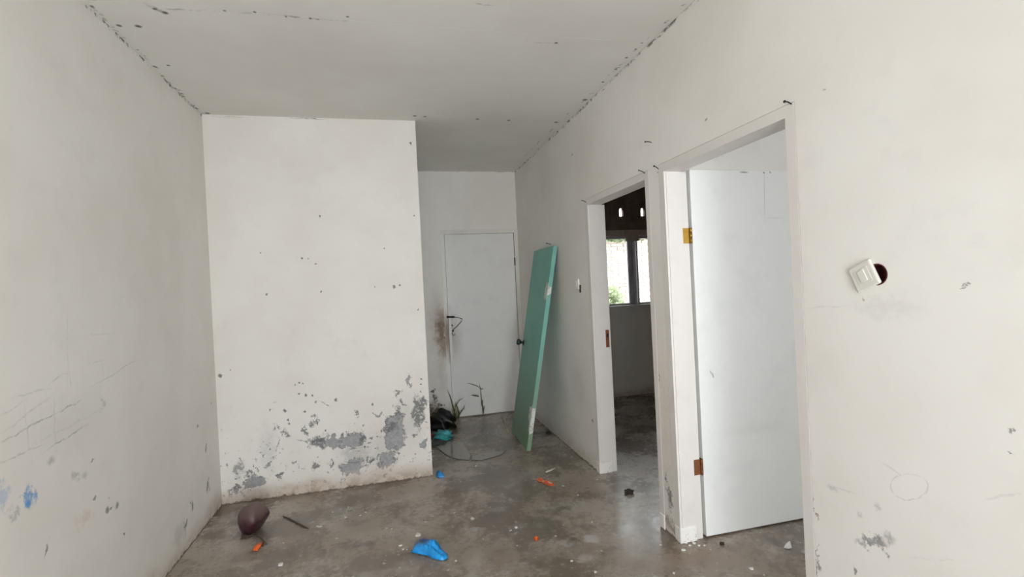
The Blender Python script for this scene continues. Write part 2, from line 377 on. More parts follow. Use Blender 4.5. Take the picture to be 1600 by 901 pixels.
for i in range(26):
    s_ = random.random(); x = 820+(1085-820)*s_; y = 246+(-6-246)*s_
    ln.append((DARK, x-3, y+random.uniform(-3, 2), x+random.uniform(0, 5), y-random.uniform(2, 6), .006, random.uniform(.25, .8)))
def ceiling_material(stains):
    t = NT('white_ceiling_board'); p = t.pos(); uv, sp = t.uv(p, 2)
    big = t.noise(p, 1.1, 3, .6); fine = t.noise(p, 50, 3)
    col = t.mix(t.rng(big, .35, .7), (.76, .745, .71), (.70, .68, .64))
    w = t.vec('ADD', uv, t.vec('SCALE', t.vec('SUBTRACT', t.noise(p, 14, 3, .6, color=True), (.5, .5, .5)), scale=.03))
    dots = [(cc, (max(rr)*.8,)*2, 0, so, k) for (c, fl, b_), (cc, rr, ro, so, k) in stains if fl != 'l']
    seams = [e for (c, fl, b_), e in stains if fl == 'l']
    if dots: col = t.mix(t.chain(uv, dots), col, (.07, .06, .05))
    if seams: col = t.mix(t.math('MULTIPLY', t.chain(w, seams), t.rng(t.noise(p, 24, 4, .7), .40, .58)), col, (.08, .07, .06))
    return t.out(col, .8, fine, .06, .003)
C_ceil = Cells(ceiling_material, 2, H, pp, ln); M_ceil = C_ceil.plain

# ------------------------------------------------------------------ structure
def struct(o, label, cat): return tag(o, label, cat, kind='structure')
struct(MB().box(XL-.12, XE+.12, YF-.12, YB2+.12, -.12, 0).build('floor', M_floor), 'stained grey concrete floor running through the rooms', 'floor')
ce = struct(MB().box(XL-.12, XE+.12, YF-.12, YB2+.12, H+.012, H+.1).build('ceiling', M_ceil), 'off-white board ceiling with mould specks along its edges', 'ceiling')
def panel(x0, x1, y0, y1, sag):
    m = MB(); nx, ny = 14, 8; g = .0012; V = {}
    for k, zz in ((0, 0), (1, .012)):
        for i in range(nx+1):
            for j in range(ny+1):
                u, v = i/nx, j/ny
                V[k, i, j] = m.b.verts.new((x0+g+(x1-x0-2*g)*u, y0+g+(y1-y0-2*g)*v, H+zz+(-sag*math.sin(math.pi*v)*(math.sin(math.pi*u)*(.6+.4*math.cos(3.1*u*4))) if not k else 0)))
    for i in range(nx):
        for j in range(ny):
            for k in (0, 1): m.b.faces.new([V[k, i+a, j+b] for a, b in ((0,0),(1,0),(1,1),(0,1))])
    def side(*k): m.b.faces.new([m.b.verts.new(V[q_].co) for q_ in k])
    for i in range(nx):
        for j in (0, ny): side((0,i,j), (0,i+1,j), (1,i+1,j), (1,i,j))
    for j in range(ny):
        for i in (0, nx): side((0,i,j), (0,i,j+1), (1,i,j+1), (1,i,j))
    return m.build('ceiling_panel', M_ceil, ce, smooth=False)
ys = [YF, -.07, 1.22, 2.51, 3.83, YB2]
for i in range(5):
    o = panel(XL, XR, ys[i], ys[i+1], (.002, .004, .006, .004, .001)[i])
    for f in o.data.polygons: f.use_smooth = abs(f.normal.z) > .9
    C_ceil.apply(o)
for a in ((YF, .5), (.5, 2.5), (2.62, 4.2), (4.2, YB2)): panel(XRo, XE, a[0], a[1], .001)

struct(C_left.apply(MB().box(XL-.12, XL, YF-.12, YB2+.12, 0, H+.012).build('wall_left', C_left.plain)), 'long white plaster wall with pencil scribbles and a blue smear', 'wall')
struct(C_mid.apply(MB().box(XL, XP, YP, YP+.12, 0, H+.012).build('wall_middle', C_mid.plain)), 'white projecting wall with peeling grey plaster along its foot', 'wall')
struct(MB().box(XP-.12, XP, YP+.12, YB, 0, H+.012).build('wall_passage', M_wall), 'white side wall of the passage to the back door', 'wall')
m = MB(); m.box(XL, .59, YB, YB2+.12, 0, H+.012); m.box(.59, XR, YB, YB2+.12, 2.10, H+.012)
struct(C_back.apply(m.build('wall_back', C_back.plain)), 'white end wall of the passage with brown stains by the door', 'wall')
# right wall with two doorways and a round hole for the loose switch box
hc_ = hit(1370.5, 428.5, 0, XR); hy, hz, hr = hc_.y, hc_.z, .034; q = .05
m = MB()
m.box(XR, XRo, YF, hy-q, 0, H+.012); m.box(XR, XRo, hy+q, N0-.0475, 0, H+.012)
m.box(XR, XRo, hy-q, hy+q, 0, hz-q); m.box(XR, XRo, hy-q, hy+q, hz+q, H+.012); m.box(XR+.05, XRo, hy-q, hy+q, hz-q, hz+q)
rings = [[], []]
for k in range(32):
    a = (k+.0)*2*math.pi/32; c, s = math.cos(a), math.sin(a); f_ = q/max(abs(c), abs(s))
    rings[0].append(m.b.verts.new((XR, hy+f_*c, hz+f_*s))); rings[1].append(m.b.verts.new((XR, hy+hr*c, hz+hr*s)))
for k in range(32): m.b.faces.new((rings[0][k], rings[0][(k+1)%32], rings[1][(k+1)%32], rings[1][k]))
m.box(XR, XRo, N1+.053, G0-.045, 0, H+.012)
m.box(XR, XRo, N0-.0475, N1+.053, HD+.047, H+.012); m.box(XR, XRo, G0-.045, G1+.052, HD+.047, H+.012)
m.box(XR, XRo, G1+.052, YB2+.12, 0, H+.012)
wr = struct(C_right.apply(m.build('wall_right', C_right.plain)), 'white plaster wall pierced by two doorways', 'wall')
M_hole = simple('maroon_box_plastic', (.20, .05, .055), .45, .35, 60)
m = MB(); V = [[m.b.verts.new((XR+d, hy+r_*math.cos(k*math.pi/16), hz+r_*math.sin(k*math.pi/16))) for k in range(32)] for d, r_ in ((-.001, hr), (-.001, hr-.003), (.045, hr-.003))]
for A, B in zip(V, V[1:]):
    for k in range(32): m.b.faces.new((A[k], A[(k+1)%32], B[(k+1)%32], B[k]))
m.b.faces.new(V[2])
o = m.build('switch_box', M_hole, wr, smooth=False); o['label'] = 'round maroon wiring box sunk in the wall'

# bedrooms
struct(MB().box(XRo, XE, 2.50, 2.62, 0, H+.012).build('wall_between', M_wall), 'white wall dividing the two side rooms', 'wall')
m = MB(); m.box(XE, XE+.12, YF-.12, YB2+.12, 0, H+.012)
struct(m.build('wall_outer', M_wall), 'white outer wall of the side rooms', 'wall')
# front wall with door and two windows
def holed_wall(y0, y1, x0, x1, holes):
    m = MB(); x = x0
    for (a, b, z0, z1) in holes:
        m.box(x, a, y0, y1, 0, H+.012)
        if z0 > 0: m.box(a, b, y0, y1, 0, z0)
        m.box(a, b, y0, y1, z1, H+.012); x = b
    m.box(x, x1, y0, y1, 0, H+.012)
    return m
struct(holed_wall(YF-.12, YF, XL, XE, [(-1.07,-.17,.9,2.0),(-.05,.95,0,2.05),(2.3,3.7,.9,2.0)]).build('wall_front', M_wall), 'white street-side wall with an open doorway and windows', 'wall')

WX0, WX1, WZ0, WZ1 = 2.27, 3.65, 1.11, 2.065
m = holed_wall(YB2, YB2+.12, XRo, XE, [(WX0, WX1, WZ0, 2.745)])
wb = struct(m.build('wall_back_bedroom', M_bed), 'plain plaster wall below the bright window of the far room', 'wall')
M_vent = simple('sooty_cement_block', (.25, .175, .13), .9, .3, 9, .3)
# course of ventilation blocks above the window
bw = .2925; zc = 2.29
m = MB().box(WX0, WX1, YB2, YB2+.12, WZ1, 2.17); m.build('lintel', M_vent, wb)
def vent_block(xc):
    m = MB(); a = bw/2-.003; y0, y1 = YB2-.004, YB2+.045; z0, z1 = 2.173, 2.417
    # a square block pierced by a bottle-shaped slot, raised rim round it
    m.box(xc-a, xc-.026, y0, y1, z0, z1); m.box(xc+.026, xc+a, y0, y1, z0, z1)
    m.box(xc-.026, xc+.026, y0, y1, z0, 2.235); m.box(xc-.026, xc+.026, y0, y1, 2.338, z1)
    m.box(xc-.026, xc-.016, y0+.01, y1-.02, 2.315, 2.338); m.box(xc+.016, xc+.026, y0+.01, y1-.02, 2.315, 2.338)
    m.box(xc-.05, xc-.036, y0-.012, y0, 2.21, 2.40); m.box(xc+.036, xc+.05, y0-.012, y0, 2.21, 2.40); m.box(xc-.05, xc+.05, y0-.012, y0, 2.386, 2.40)
    return m.build('vent_block', M_vent, wb)
for k in range(4):
    a = WX0+k*(WX1-WX0)/4
    MB().box(a+.002, a+(WX1-WX0)/4-.002, YB2, YB2+.12, 2.422, H+.01).build('wall_block', M_vent, wb)
for k in range(5):
    xc = 2.849+(k-2)*bw
    if xc-bw/2 > WX0-.15 and xc+bw/2 < WX1+.15: vent_block(xc)

# window of the back bedroom
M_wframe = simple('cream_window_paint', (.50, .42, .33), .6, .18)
M_wwhite = simple('white_window_paint', (.82, .82, .84), .5, .06)
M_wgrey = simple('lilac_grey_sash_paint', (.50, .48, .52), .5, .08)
t = NT('window_glass'); fr = t.n('ShaderNodeFresnel'); fr.inputs[0].default_value = 1.45
tr = t.n('ShaderNodeBsdfTransparent'); gl = t.n('ShaderNodeBsdfGlossy'); gl.inputs['Roughness'].default_value = .03
mx = t.n('ShaderNodeMixShader'); t.put(mx.inputs[0], fr.outputs[0]); t.put(mx.inputs[1], tr.outputs[0]); t.put(mx.inputs[2], gl.outputs[0])
o_ = t.n('ShaderNodeOutputMaterial'); t.put(o_.inputs[0], mx.outputs[0]); M_glass = t.m
wn = empty('window_1', (2.96, YB2, WZ0)); struct(wn, 'bright two-pane window seen through the far doorway', 'window')
y0, y1 = YB2-.01, YB2+.10
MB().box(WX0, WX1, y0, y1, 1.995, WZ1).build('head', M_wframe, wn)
MB().box(WX0-.04, WX1+.04, YB2-.05, y1, WZ0-.0, WZ0+.022).build('sill', M_wwhite, wn)
MB().box(3.02, 3.042, y0, YB2+.13, WZ0+.022, 1.995).build('mullion', M_wwhite, wn)
MB().box(WX0, WX0+.05, y0, y1, WZ0+.022, 1.995).build('frame_post', M_wwhite, wn)
MB().box(WX1-.05, WX1, y0, y1, WZ0+.022, 1.995).build('frame_post', M_wwhite, wn)
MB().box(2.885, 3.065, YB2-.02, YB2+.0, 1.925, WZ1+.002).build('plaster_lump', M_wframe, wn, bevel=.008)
for (a, b) in ((WX0+.05, 3.02), (3.042, WX1-.05)):
    sx = .06; yy = YB2+.112
    s_ = empty('sash', ((a+b)/2, yy, 1.55)); s_.parent = wn; s_.matrix_parent_inverse = Matrix.Translation(-wn.location)
    COLr = s_
    def part(name, mat, *bx):
        o = MB().box(*bx).build(name, mat); o.parent = COLr; o.matrix_parent_inverse = Matrix.Translation(-Vector(((a+b)/2, yy, 1.55))); return o
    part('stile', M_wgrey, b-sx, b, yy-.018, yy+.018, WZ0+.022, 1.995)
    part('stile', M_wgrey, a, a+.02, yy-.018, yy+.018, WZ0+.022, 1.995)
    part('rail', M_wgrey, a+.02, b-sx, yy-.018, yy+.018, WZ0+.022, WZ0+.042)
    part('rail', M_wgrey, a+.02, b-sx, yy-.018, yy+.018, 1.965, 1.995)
    part('pane', M_glass, a+.02, b-sx, yy-.002, yy+.002, WZ0+.042, 1.965)

# front-room windows and entrance frame behind the camera
def plain_window(name, x0, x1, z0, z1, label):
    w = empty(name, ((x0+x1)/2, YF-.06, z0)); struct(w, label, 'window'); y0, y1 = YF-.10, YF+.01
    MB().box(x0, x1, y0, y1, z0, z0+.05).build('sill', M_wwhite, w); MB().box(x0, x1, y0, y1, z1-.05, z1).build('head', M_wwhite, w)
    for a in (x0, (x0+x1)/2-.025, x1-.05): MB().box(a, a+.05, y0, y1, z0+.05, z1-.05).build('frame_post', M_wwhite, w)
    for a, b in ((x0+.05, (x0+x1)/2-.025), ((x0+x1)/2+.025, x1-.05)): MB().box(a, b, YF-.06, YF-.056, z0+.05, z1-.05).build('pane', M_glass, w)
plain_window('window_2', -1.07, -.17, .9, 2.0, 'white framed window in the street-side wall of the hall')
plain_window('window_3', 2.3, 3.7, .9, 2.0, 'white framed window in the street-side wall of the side room')

# ------------------------------------------------------------------ door frames
M_rust = simple('rusty_iron', (.26, .085, .03), .8, .3, 60)
M_brass = simple('tarnished_brass', (.55, .32, .06), .35, .3, 50, Metallic=.8)
M_dkmetal = simple('dark_metal', (.05, .045, .04), .45, .3, 50, Metallic=.7)
def door_frame(name, y0, y1, label):
    fr = empty(name, (XR, (y0+y1)/2, 0)); struct(fr, label, 'door frame')
    xf = XR-.0012
    def jamb(s, ya):             # s=+1: frame lies at y>ya
        a, b = (ya, ya+.05) if s > 0 else (ya-.045, ya)
        m = MB(); m.box(xf, XR+.10, a, b, 0, HD)
        m2 = (ya+.012, ya+.05) if s > 0 else (ya-.045, ya-.012)
        m.box(XR+.10, XRo+.004, m2[0], m2[1], 0, HD)                 # rebate for the leaf
        bd = (ya-.004, ya) if s > 0 else (ya, ya+.004)
        m.box(xf+.012, xf+.022, bd[0], bd[1], .085, HD-.002)           # fine bead
        j = m.build('jamb', M_frame, fr)
        f = (ya-.006, ya+.052) if s > 0 else (ya-.047, ya+.006)
        MB().box(xf-.004, XR+.098, f[0], f[1], 0, .085).build('foot', M_foot, fr, bevel=.006)
        return j
    j1 = jamb(1, y1); jamb(-1, y0)
    m = MB(); m.box(xf, XR+.10, y0-.045, y1+.05, HD, HD+.045); m.box(XR+.10, XRo+.004, y0-.045, y1+.05, HD+.012, HD+.045)
    m.build('head', M_frame, fr)
    return fr, j1
fr1, j1 = door_frame('trim_1', G0, G1, 'white painted frame of the doorway to the window room')
fr2, j2 = door_frame('trim_2', N0, N1, 'white painted frame of the doorway with the open white door')
sp_ = MB().box(XR+.098, XR+.124, G1-.003+.0, G1+.012, .945, 1.075).build('strike_plate', M_rust, fr1); sp_['label'] = 'rusty strike plate'
MB().box(XR+.106, XR+.118, G1-.006, G1-.002, 1.02, 1.05).build('strike_hole', M_dkmetal, fr1)

fr3 = empty('trim_3', (1.03, YB, 0)); struct(fr3, 'white frame round the closed back door', 'door frame')
MB().box(.59, .632, YB-.004, YB+.09, 0, 2.05).build('jamb', M_door1, fr3)
MB().box(1.432, XR, YB-.004, YB+.09, 0, 2.05).build('jamb', M_frame, fr3)
MB().box(.59, XR, YB-.004, YB+.09, 2.05, 2.10).build('head', M_frame, fr3)
m = MB(); m.box(.632, .65, YB+.047, YB+.09, 0, 2.05); m.box(1.414, 1.432, YB+.047, YB+.09, 0, 2.05); m.box(.65, 1.414, YB+.047, YB+.09, 2.03, 2.05)
m.build('door_stop', M_frame, fr3)
MB().box(.59, XR, YB+.012, YB2+.12, -.02, .012).build('threshold', simple('cement_threshold', (.25, .22, .19), .9, .2), fr3)
strip = MB().box(.634, .664, YB-.014, YB+.006, .45, 1.27).build('loose_strip', M_frame, fr3)

# ------------------------------------------------------------------ doors
d1 = empty('door_1', (1.03, YB+.02, 0)); struct(d1, 'closed plain white back door with rusty hook latch', 'door')
MB().box(.636, 1.427, YB+.008, YB+.045, .012, 2.048).build('leaf', M_door1, d1, bevel=.002)
for zz in (1.72, .35):
    MB().box(1.424, 1.434, YB-.006, YB+.009, zz-.045, zz+.045).build('hinge', M_dkmetal, d1)
la = hit(698, 495, 1, YB-.012); lb = hit(710, 495, 1, YB-.012); lc = hit(722, 498, 1, YB-.03); ld = hit(708, 515, 1, YB-.02); le = hit(706, 521, 1, YB-.03); lf = hit(711, 522, 1, YB-.035)
MB().tube([la, lb], .011, 10).build('latch_barrel', M_dkmetal, d1, smooth=True)
MB().tube([lb, hit(718, 496.5, 1, YB-.02), lc, hit(721, 502, 1, YB-.03), hit(714, 510, 1, YB-.026), ld, le, hit(708, 524, 1, YB-.033), lf], .004, 6).build('hook_wire', M_dkmetal, d1, smooth=True)
kh = hit(706, 508, 1, YB+.006); MB().tube([(kh.x, YB+.005, kh.z), (kh.x, YB+.01, kh.z)], .011, 12).build('keyhole', M_dkmetal, d1)
kh = hit(707.5, 516.5, 1, YB+.006); MB().tube([(kh.x, YB-.016, kh.z), (kh.x, YB+.01, kh.z)], .010, 10).build('screw_eye', M_dkmetal, d1)

DX0, DX1, DY0, DY1 = XRo+.022, XRo+.022+.86, 2.435, 2.472
d2 = empty('door_2', (DX0, DY1, 0)); struct(d2, 'white flush door standing open into the side room', 'door')
MB().box(DX0, DX1, DY0, DY1, .008, 2.032).build('leaf', M_door2, d2, bevel=.0025)
def hinge(zc, mat, lab):
    yk = DY0-.001
    m = MB()
    for a in (-.042, -.0135, .015): m.tube([(XRo+.010, DY0-.004, zc+a), (XRo+.010, DY0-.004, zc+a+.027)], .0065, 10)
    o = m.build('hinge', mat, d2, smooth=True); o['label'] = lab
    m = MB(); m.box(XRo-.034, XRo+.010, N1+.008, N1+.0125, zc-.042, zc+.042); m.build('hinge_leaf', mat, o)
    m = MB(); m.box(DX0-.003, DX0+.001, DY0+.002, DY1-.004, zc-.042, zc+.042); m.build('hinge_leaf', mat, o)
    for c in o.children: c.matrix_parent_inverse = Matrix.Identity(4)
hinge(1.67, M_brass, 'brass coloured hinge'); hinge(.395, M_rust, 'rusty hinge')

# ------------------------------------------------------------------ teal door leaf leaning in the passage
t = NT('teal_door_paint'); p = t.pos(); sp = t.n('ShaderNodeSeparateXYZ'); t.put(sp.inputs[0], p)
n = t.noise(p, 5, 5, .65); n2 = t.noise(p, 40, 4, .7)
col = t.mix(t.rng(n, .35, .7), (.19, .47, .40), (.165, .42, .355))
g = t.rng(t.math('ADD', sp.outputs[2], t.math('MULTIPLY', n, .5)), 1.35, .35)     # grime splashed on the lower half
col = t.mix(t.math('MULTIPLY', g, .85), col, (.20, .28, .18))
col = t.mix(t.math('MULTIPLY', t.rng(n2, .58, .7), .25), col, (.3, .5, .42))
M_teal = t.out(col, .5, n2, .1, .003)
t = NT('scraped_white_patch'); p = t.pos()
M_scrape = t.out(t.mix(t.rng(t.noise(p, 35, 4, .7), .5, .62), (.72, .74, .70), (.40, .42, .36)), .8)
C0, D0 = Vector((1.098, 4.20, 0)), Vector((1.120, 4.835, 0))
B0, A0 = Vector((1.432, 4.195, 1.772)), Vector((1.436, 4.815, 1.772))
nrm = (D0-C0).cross(B0-C0).normalized(); nrm = nrm if nrm.x > 0 else -nrm
th = .036*nrm
lift = Vector((0, 0, max(0, -(C0+th).z, -(D0+th).z)))
C0, D0, B0, A0 = [v+lift for v in (C0, D0, B0, A0)]
td = empty('door_leaf', (1.13, 4.5, 0)); tag(td, 'loose teal painted door leaf leaning against the wall beside the back door', 'door')
along = (D0-C0).normalized(); up = (B0-C0).normalized()
e = along*.004
MB().hexa([C0+e, D0, D0+th, C0+th+e, B0+e, A0, A0+th, B0+th+e]).build('slab', M_teal, td)
MB().hexa([C0, C0+e, C0+e+th, C0+th, B0, B0+e, B0+e+th, B0+th]).build('edge_lipping', M_teal, td)
Lh = (B0-C0).length
def on_face(s_, h_, off=0.): return C0+along*s_+up*h_-nrm*off
def face_patch(name, pts, mat, lab):
    o = MB().prism([on_face(a, b, .002) for a, b in pts], nrm*.003).build(name, mat, td); o['label'] = lab
face_patch('scraped_patch', [(.0,1.32),(.05,1.325),(.135,1.33),(.13,1.45),(.06,1.44),(.055,1.475),(.0,1.47)], M_scrape, 'whitish scraped patch where a hinge sat')
face_patch('scraped_patch', [(.0,.16),(.03,.17),(.04,.25),(.12,.27),(.14,.33),(.11,.38),(.05,.37),(.0,.39)], M_scrape, 'whitish scraped patch where a hinge sat')
def edge_patch(h0, h1, mat, nm):
    q = [C0+up*h0-along*.0015+th*.06, C0+up*h1-along*.0015+th*.1, C0+up*h1-along*.0015+th*.85, C0+up*(h0+.02)-along*.0015+th*.9]
    MB().prism(q, along*.002).build(nm, mat, td)
edge_patch(.14, .37, M_scrape, 'edge_scrape'); edge_patch(1.36, 1.44, M_scrape, 'edge_scrape'); edge_patch(1.55, 1.64, M_teal, 'edge_chip')
# round knob on its rose, on both faces
def lathe(c, ax, prof, name, mat, parent):
    ax = ax.normalized(); a = ax.cross(Vector((0, 0, 1))).normalized(); b = ax.cross(a); m = MB(); R_ = []
    for d, r in prof: R_.append([m.b.verts.new(c+ax*d+r*(math.cos(k*math.pi/10)*a+math.sin(k*math.pi/10)*b)) for k in range(20)])
    for A, B in zip(R_, R_[1:]):
        for k in range(20): m.b.faces.new((A[k], A[(k+1)%20], B[(k+1)%20], B[k]))
    m.b.faces.new(R_[0]); m.b.faces.new(R_[-1])
    return m.build(name, mat, parent, smooth=True)
kp = [(0, .031), (.006, .031), (.009, .024), (.012, .012), (.026, .010), (.032, .017), (.040, .025), (.054, .026), (.061, .020), (.063, .010)]
M_knob = simple('dull_green_black_metal', (.06, .08, .075), .35, .2, 40, Metallic=.6)
kp = [(d*1.25, r*1.2) for d, r in kp]
k1 = lathe(on_face((D0-C0).length-.045, .885), -nrm, kp, 'door_knob', M_knob, td)
lathe(on_face((D0-C0).length-.045, .885)+th, nrm, kp[:5]+[(.03, .018), (.045, .022), (.05, .012)], 'door_knob', M_knob, td)

# ------------------------------------------------------------------ switch plates
M_plastic = simple('ivory_switch_plastic', (.72, .70, .65), .4, .05)
pc = hit(1353, 431, 0, XR)
sw = empty('light_switch', (XR, pc.y, pc.z)); tag(sw, 'ivory light switch hanging crooked from its wall box', 'light switch')
def rbox(name, mat, w, h, d0, d1, bev, ang, c=pc, par=sw, tilt=0.):
    o = MB().box(-d1, -d0, -w/2, w/2, -h/2, h/2).build(name, mat, par, bevel=bev)
    o.matrix_parent_inverse = Matrix.Identity(4); o.rotation_euler = (ang, 0, tilt); return o
A_ = math.radians(-24)
rbox('plate', M_plastic, .084, .084, .0, .012, .005, A_)
rbox('bezel', M_plastic, .050, .050, .0118, .0135, .0006, A_)
rbox('rocker', M_plastic, .024, .038, .0125, .0165, .0015, A_)
pc2 = hit(903, 444, 0, XR)
sw2 = empty('light_switch', (XR, pc2.y, pc2.z)); tag(sw2, 'small white light switch beside the doorway to the window room', 'light switch')
M_wplast = simple('white_switch_plastic', (.80, .79, .77), .4, .05)
rbox('plate', M_wplast, .080, .085, 0, .014, .004, 0, par=sw2); rbox('rocker', M_wplast, .03, .045, .0138, .018, .002, 0, par=sw2)
o = rbox('slot', M_dkmetal, .022, .06, .0, .006, .001, .1, par=sw2); o.location = (0, -.052, -.035)

# ------------------------------------------------------------------ bent nails
def nail(x0, y0, x1, y1, label, L=.045, wall=XR, ax=0):
    b = hit(x1, y1, ax, wall); tip = hit(x0, y0, ax, wall-L*.8)
    mid = b.lerp(tip, .55)+Vector((0, 0, .003))
    inn = Vector((.01, 0, 0)) if ax == 0 else Vector((0, .01, 0))
    d = (tip-mid).normalized()
    m = MB(); m.tube([b+inn, b, mid, tip], .0024, 7); m.tube([tip-d*.001, tip+d*.002], .0052, 9)
    tag(m.build('nail', M_dkmetal), label, 'nail', 'nails left in the walls')
nail(1008, 221.5, 1018, 222.5, 'dark nail sticking out above the post between the doorways')
nail(998, 266, 1008, 270.5, 'bent nail at the head corner of the far doorway, next to the post')
nail(1022, 259.5, 1029, 264, 'bent nail at the head corner of the near doorway, next to the post', .035)
nail(1226, 158.5, 1237, 162.5, 'dark nail over the head corner of the near doorway, on the switch side')
nail(909, 313, 916, 316, 'bent nail at the head corner of the far doorway, on the small switch side', .04)
nail(854, 380, 861, 382, 'dark nail just above the top of the leaning teal door', .03)

# ------------------------------------------------------------------ ball, bags, scraps
def bsph(name, mat, c, r, fn, nu=48, nv=28):
    m = MB(); R_ = []
    for j in range(1, nv):
        th_ = math.pi*j/nv
        R_.append([m.b.verts.new(fn(Vector((math.sin(th_)*math.cos(i*2*math.pi/nu), math.sin(th_)*math.sin(i*2*math.pi/nu), math.cos(th_))))) for i in range(nu)])
    T = m.b.verts.new(fn(Vector((0, 0, 1)))); B = m.b.verts.new(fn(Vector((0, 0, -1))))
    for A, B_ in zip(R_, R_[1:]):
        for i in range(nu): m.b.faces.new((A[i], A[(i+1)%nu], B_[(i+1)%nu], B_[i]))
    for i in range(nu): m.b.faces.new((T, R_[0][i], R_[0][(i+1)%nu])); m.b.faces.new((B, R_[-1][i], R_[-1][(i+1)%nu]))
    o = m.build(name, mat, smooth=True); o.location = c; return o
t = NT('maroon_vinyl'); p = t.pos(); sp = t.n('ShaderNodeSeparateXYZ'); t.put(sp.inputs[0], p)
n = t.noise(p, 14, 4, .6)
dust = t.rng(t.math('ADD', sp.outputs[2], t.math('MULTIPLY', n, .08)), .02, .13)
M_ball = t.out(t.mix(t.math('MULTIPLY', dust, .75), (.055, .018, .028), (.17, .115, .10)), t.rng(dust, 0, 1, .25, .6), n, .1, .004)
bl = hit(393, 836, 2, 0)
def ballfn(v):
    # soft ball gone slack: fat upper end leaning to the right, one flattened facet with a raised crease
    w = Vector((v.x*.088, v.y*.088, v.z*.098))
    w.x *= 1+.18*v.z; w.y *= 1+.18*v.z
    w = Matrix.Rotation(math.radians(26), 3, Vector((.25, .97, 0)))@w
    n_ = Vector((.72, -.42, -.55)).normalized(); d = w.dot(n_)
    if d > .048: w -= n_*(d-.048)*.8
    n_ = Vector((.75, -.55, .35)).normalized(); d = w.dot(n_)
    if d > .078: w -= n_*(d-.078)*.75
    w *= 1+.025*math.sin(5*v.x+3*v.z)+.02*math.sin(6*v.y+1)
    w.z = max(w.z, -.074)
    return w
ball = bsph('deflated_ball', M_ball, (bl.x, bl.y+.055, .0), 1, ballfn)
zmin = min((v.co.z for v in ball.data.vertices)); ball.location.z = -zmin
tag(ball, 'dark maroon half-deflated ball lying near the foot of the peeling wall', 'ball')

def sheet(name, mat, outline, hfun, label, cat, group=None, n=22, thick=.0015, z0=.003):
    """crumpled film: an outline in photo pixels on the floor, filled with a grid, raised by hfun(u,v)"""
    pts = [hit(x, y, 2, 0) for x, y in outline]; cx = sum(p.x for p in pts)/len(pts); cy = sum(p.y for p in pts)/len(pts)
    m = MB(); rings = []; N = 40; per = []
    for k in range(N):
        f = k/N*len(pts); i = int(f); a, b = pts[i % len(pts)], pts[(i+1) % len(pts)]
        per.append(a.lerp(b, f-i))
    for j in range(1, n//2+1):
        r = j/(n//2); ring = []
        for k in range(N):
            x = cx+(per[k].x-cx)*r; y = cy+(per[k].y-cy)*r
            ring.append(m.b.verts.new((x, y, max(z0, z0+hfun(x-cx, y-cy, r)))))
        rings.append(ring)
    c = m.b.verts.new((cx, cy, z0+hfun(0, 0, 0)))
    for k in range(N): m.b.faces.new((c, rings[0][k], rings[0][(k+1)%N]))
    for A, B in zip(rings, rings[1:]):
        for k in range(N): m.b.faces.new((A[k], A[(k+1)%N], B[(k+1)%N], B[k]))
    o = m.build(name, mat, smooth=True); md = o.modifiers.new('film', 'SOLIDIFY'); md.thickness = thick; md.offset = 1
    return tag(o, label, cat, group)
def film(name, col, rough=.35, trans=.0):
    t = NT(name); p = t.pos(); n = t.noise(p, 30, 4, .6)
    return t.out(t.mix(t.rng(n, .4, .7), col, tuple(c*.7 for c in col)), rough, n, .4, .008)
t = NT('blue_bag_film'); p = t.pos(); n = t.noise(p, 30, 4, .6); uv, sp = t.uv(p, 2)
cc = hit(660, 850, 2, 0)
dk = t.ell(t.vec('ADD', uv, t.vec('SCALE', t.vec('SUBTRACT', t.noise(p, 40, 3, .6, color=True), (.5, .5, .5)), scale=.04)), (cc.x, cc.y), (.05, .06), 0, .5, .9)
M_blue = t.out(t.mix(dk, t.mix(t.rng(n, .4, .7), (.015, .34, .80), (.01, .24, .66)), (.04, .07, .22)), .32, n, .5, .01)
def hb(x, y, r): return (1-r**4)*(.026+.016*math.sin(x*38+y*22+1)*math.cos(y*34-x*20)+.009*abs(math.sin(x*70-y*80))+.006*math.sin(x*150+y*110))+.002
sheet('blue_plastic_bag', M_blue, [(643,864),(650,848),(658,844),(672,846),(686,850),(690,860),(699,867),(700,873),(692,877),(676,874),(668,869),(652,866)], hb, 'crumpled bright blue plastic bag lying flat on open floor', 'plastic bag')
M_blue2 = film('blue_scrap_film', (.02, .25, .65))
sheet('blue_plastic_scrap', M_blue2, [(682,738),(687,736),(690,741),(695,746),(686,747),(682,745)], lambda x, y, r: (1-r*r)*(.03+.008*math.sin(60*x)), 'small scrap of blue plastic at the corner of the projecting wall', 'plastic scrap', n=12)
M_orange = film('orange_wrapper_film', (.85, .13, .02), .3)
M_oprint = film('pale_wrapper_print', (.85, .62, .50), .3)
ow = empty('orange_wrapper', hit(852, 755, 2, 0)); tag(ow, 'flattened orange snack wrapper on the floor near the doorway', 'wrapper')
def flat(name, mat, px, z, par, h=None):
    pts = [hit(x, y, 2, 0) for x, y in px]
    o = MB().prism([(p.x, p.y, z+(h[i] if h else 0)) for i, p in enumerate(pts)], (0, 0, .002)).build(name, mat, par); return o
flat('film', M_orange, [(838,750),(841,748),(847,749),(850,751),(858,753),(865,756),(866,758),(860,759),(852,757),(846,754),(842,753)], .001, ow, [0,.006,.008,.003,.008,.005,0,0,.004,.006,.003])
flat('print', M_oprint, [(847,752.5),(850,752.5),(851,754),(848,754)], .009, ow)
flat('print', M_oprint, [(856,754),(861,755),(863,757),(858,757)], .009, ow)
sheet('orange_leaf_scrap', M_orange, [(394,861),(397,856),(404,850),(410,848),(409,853),(402,861)], lambda x, y, r: (1-r*r)*.014, 'curled orange scrap beside the maroon ball', 'scrap', n=10)

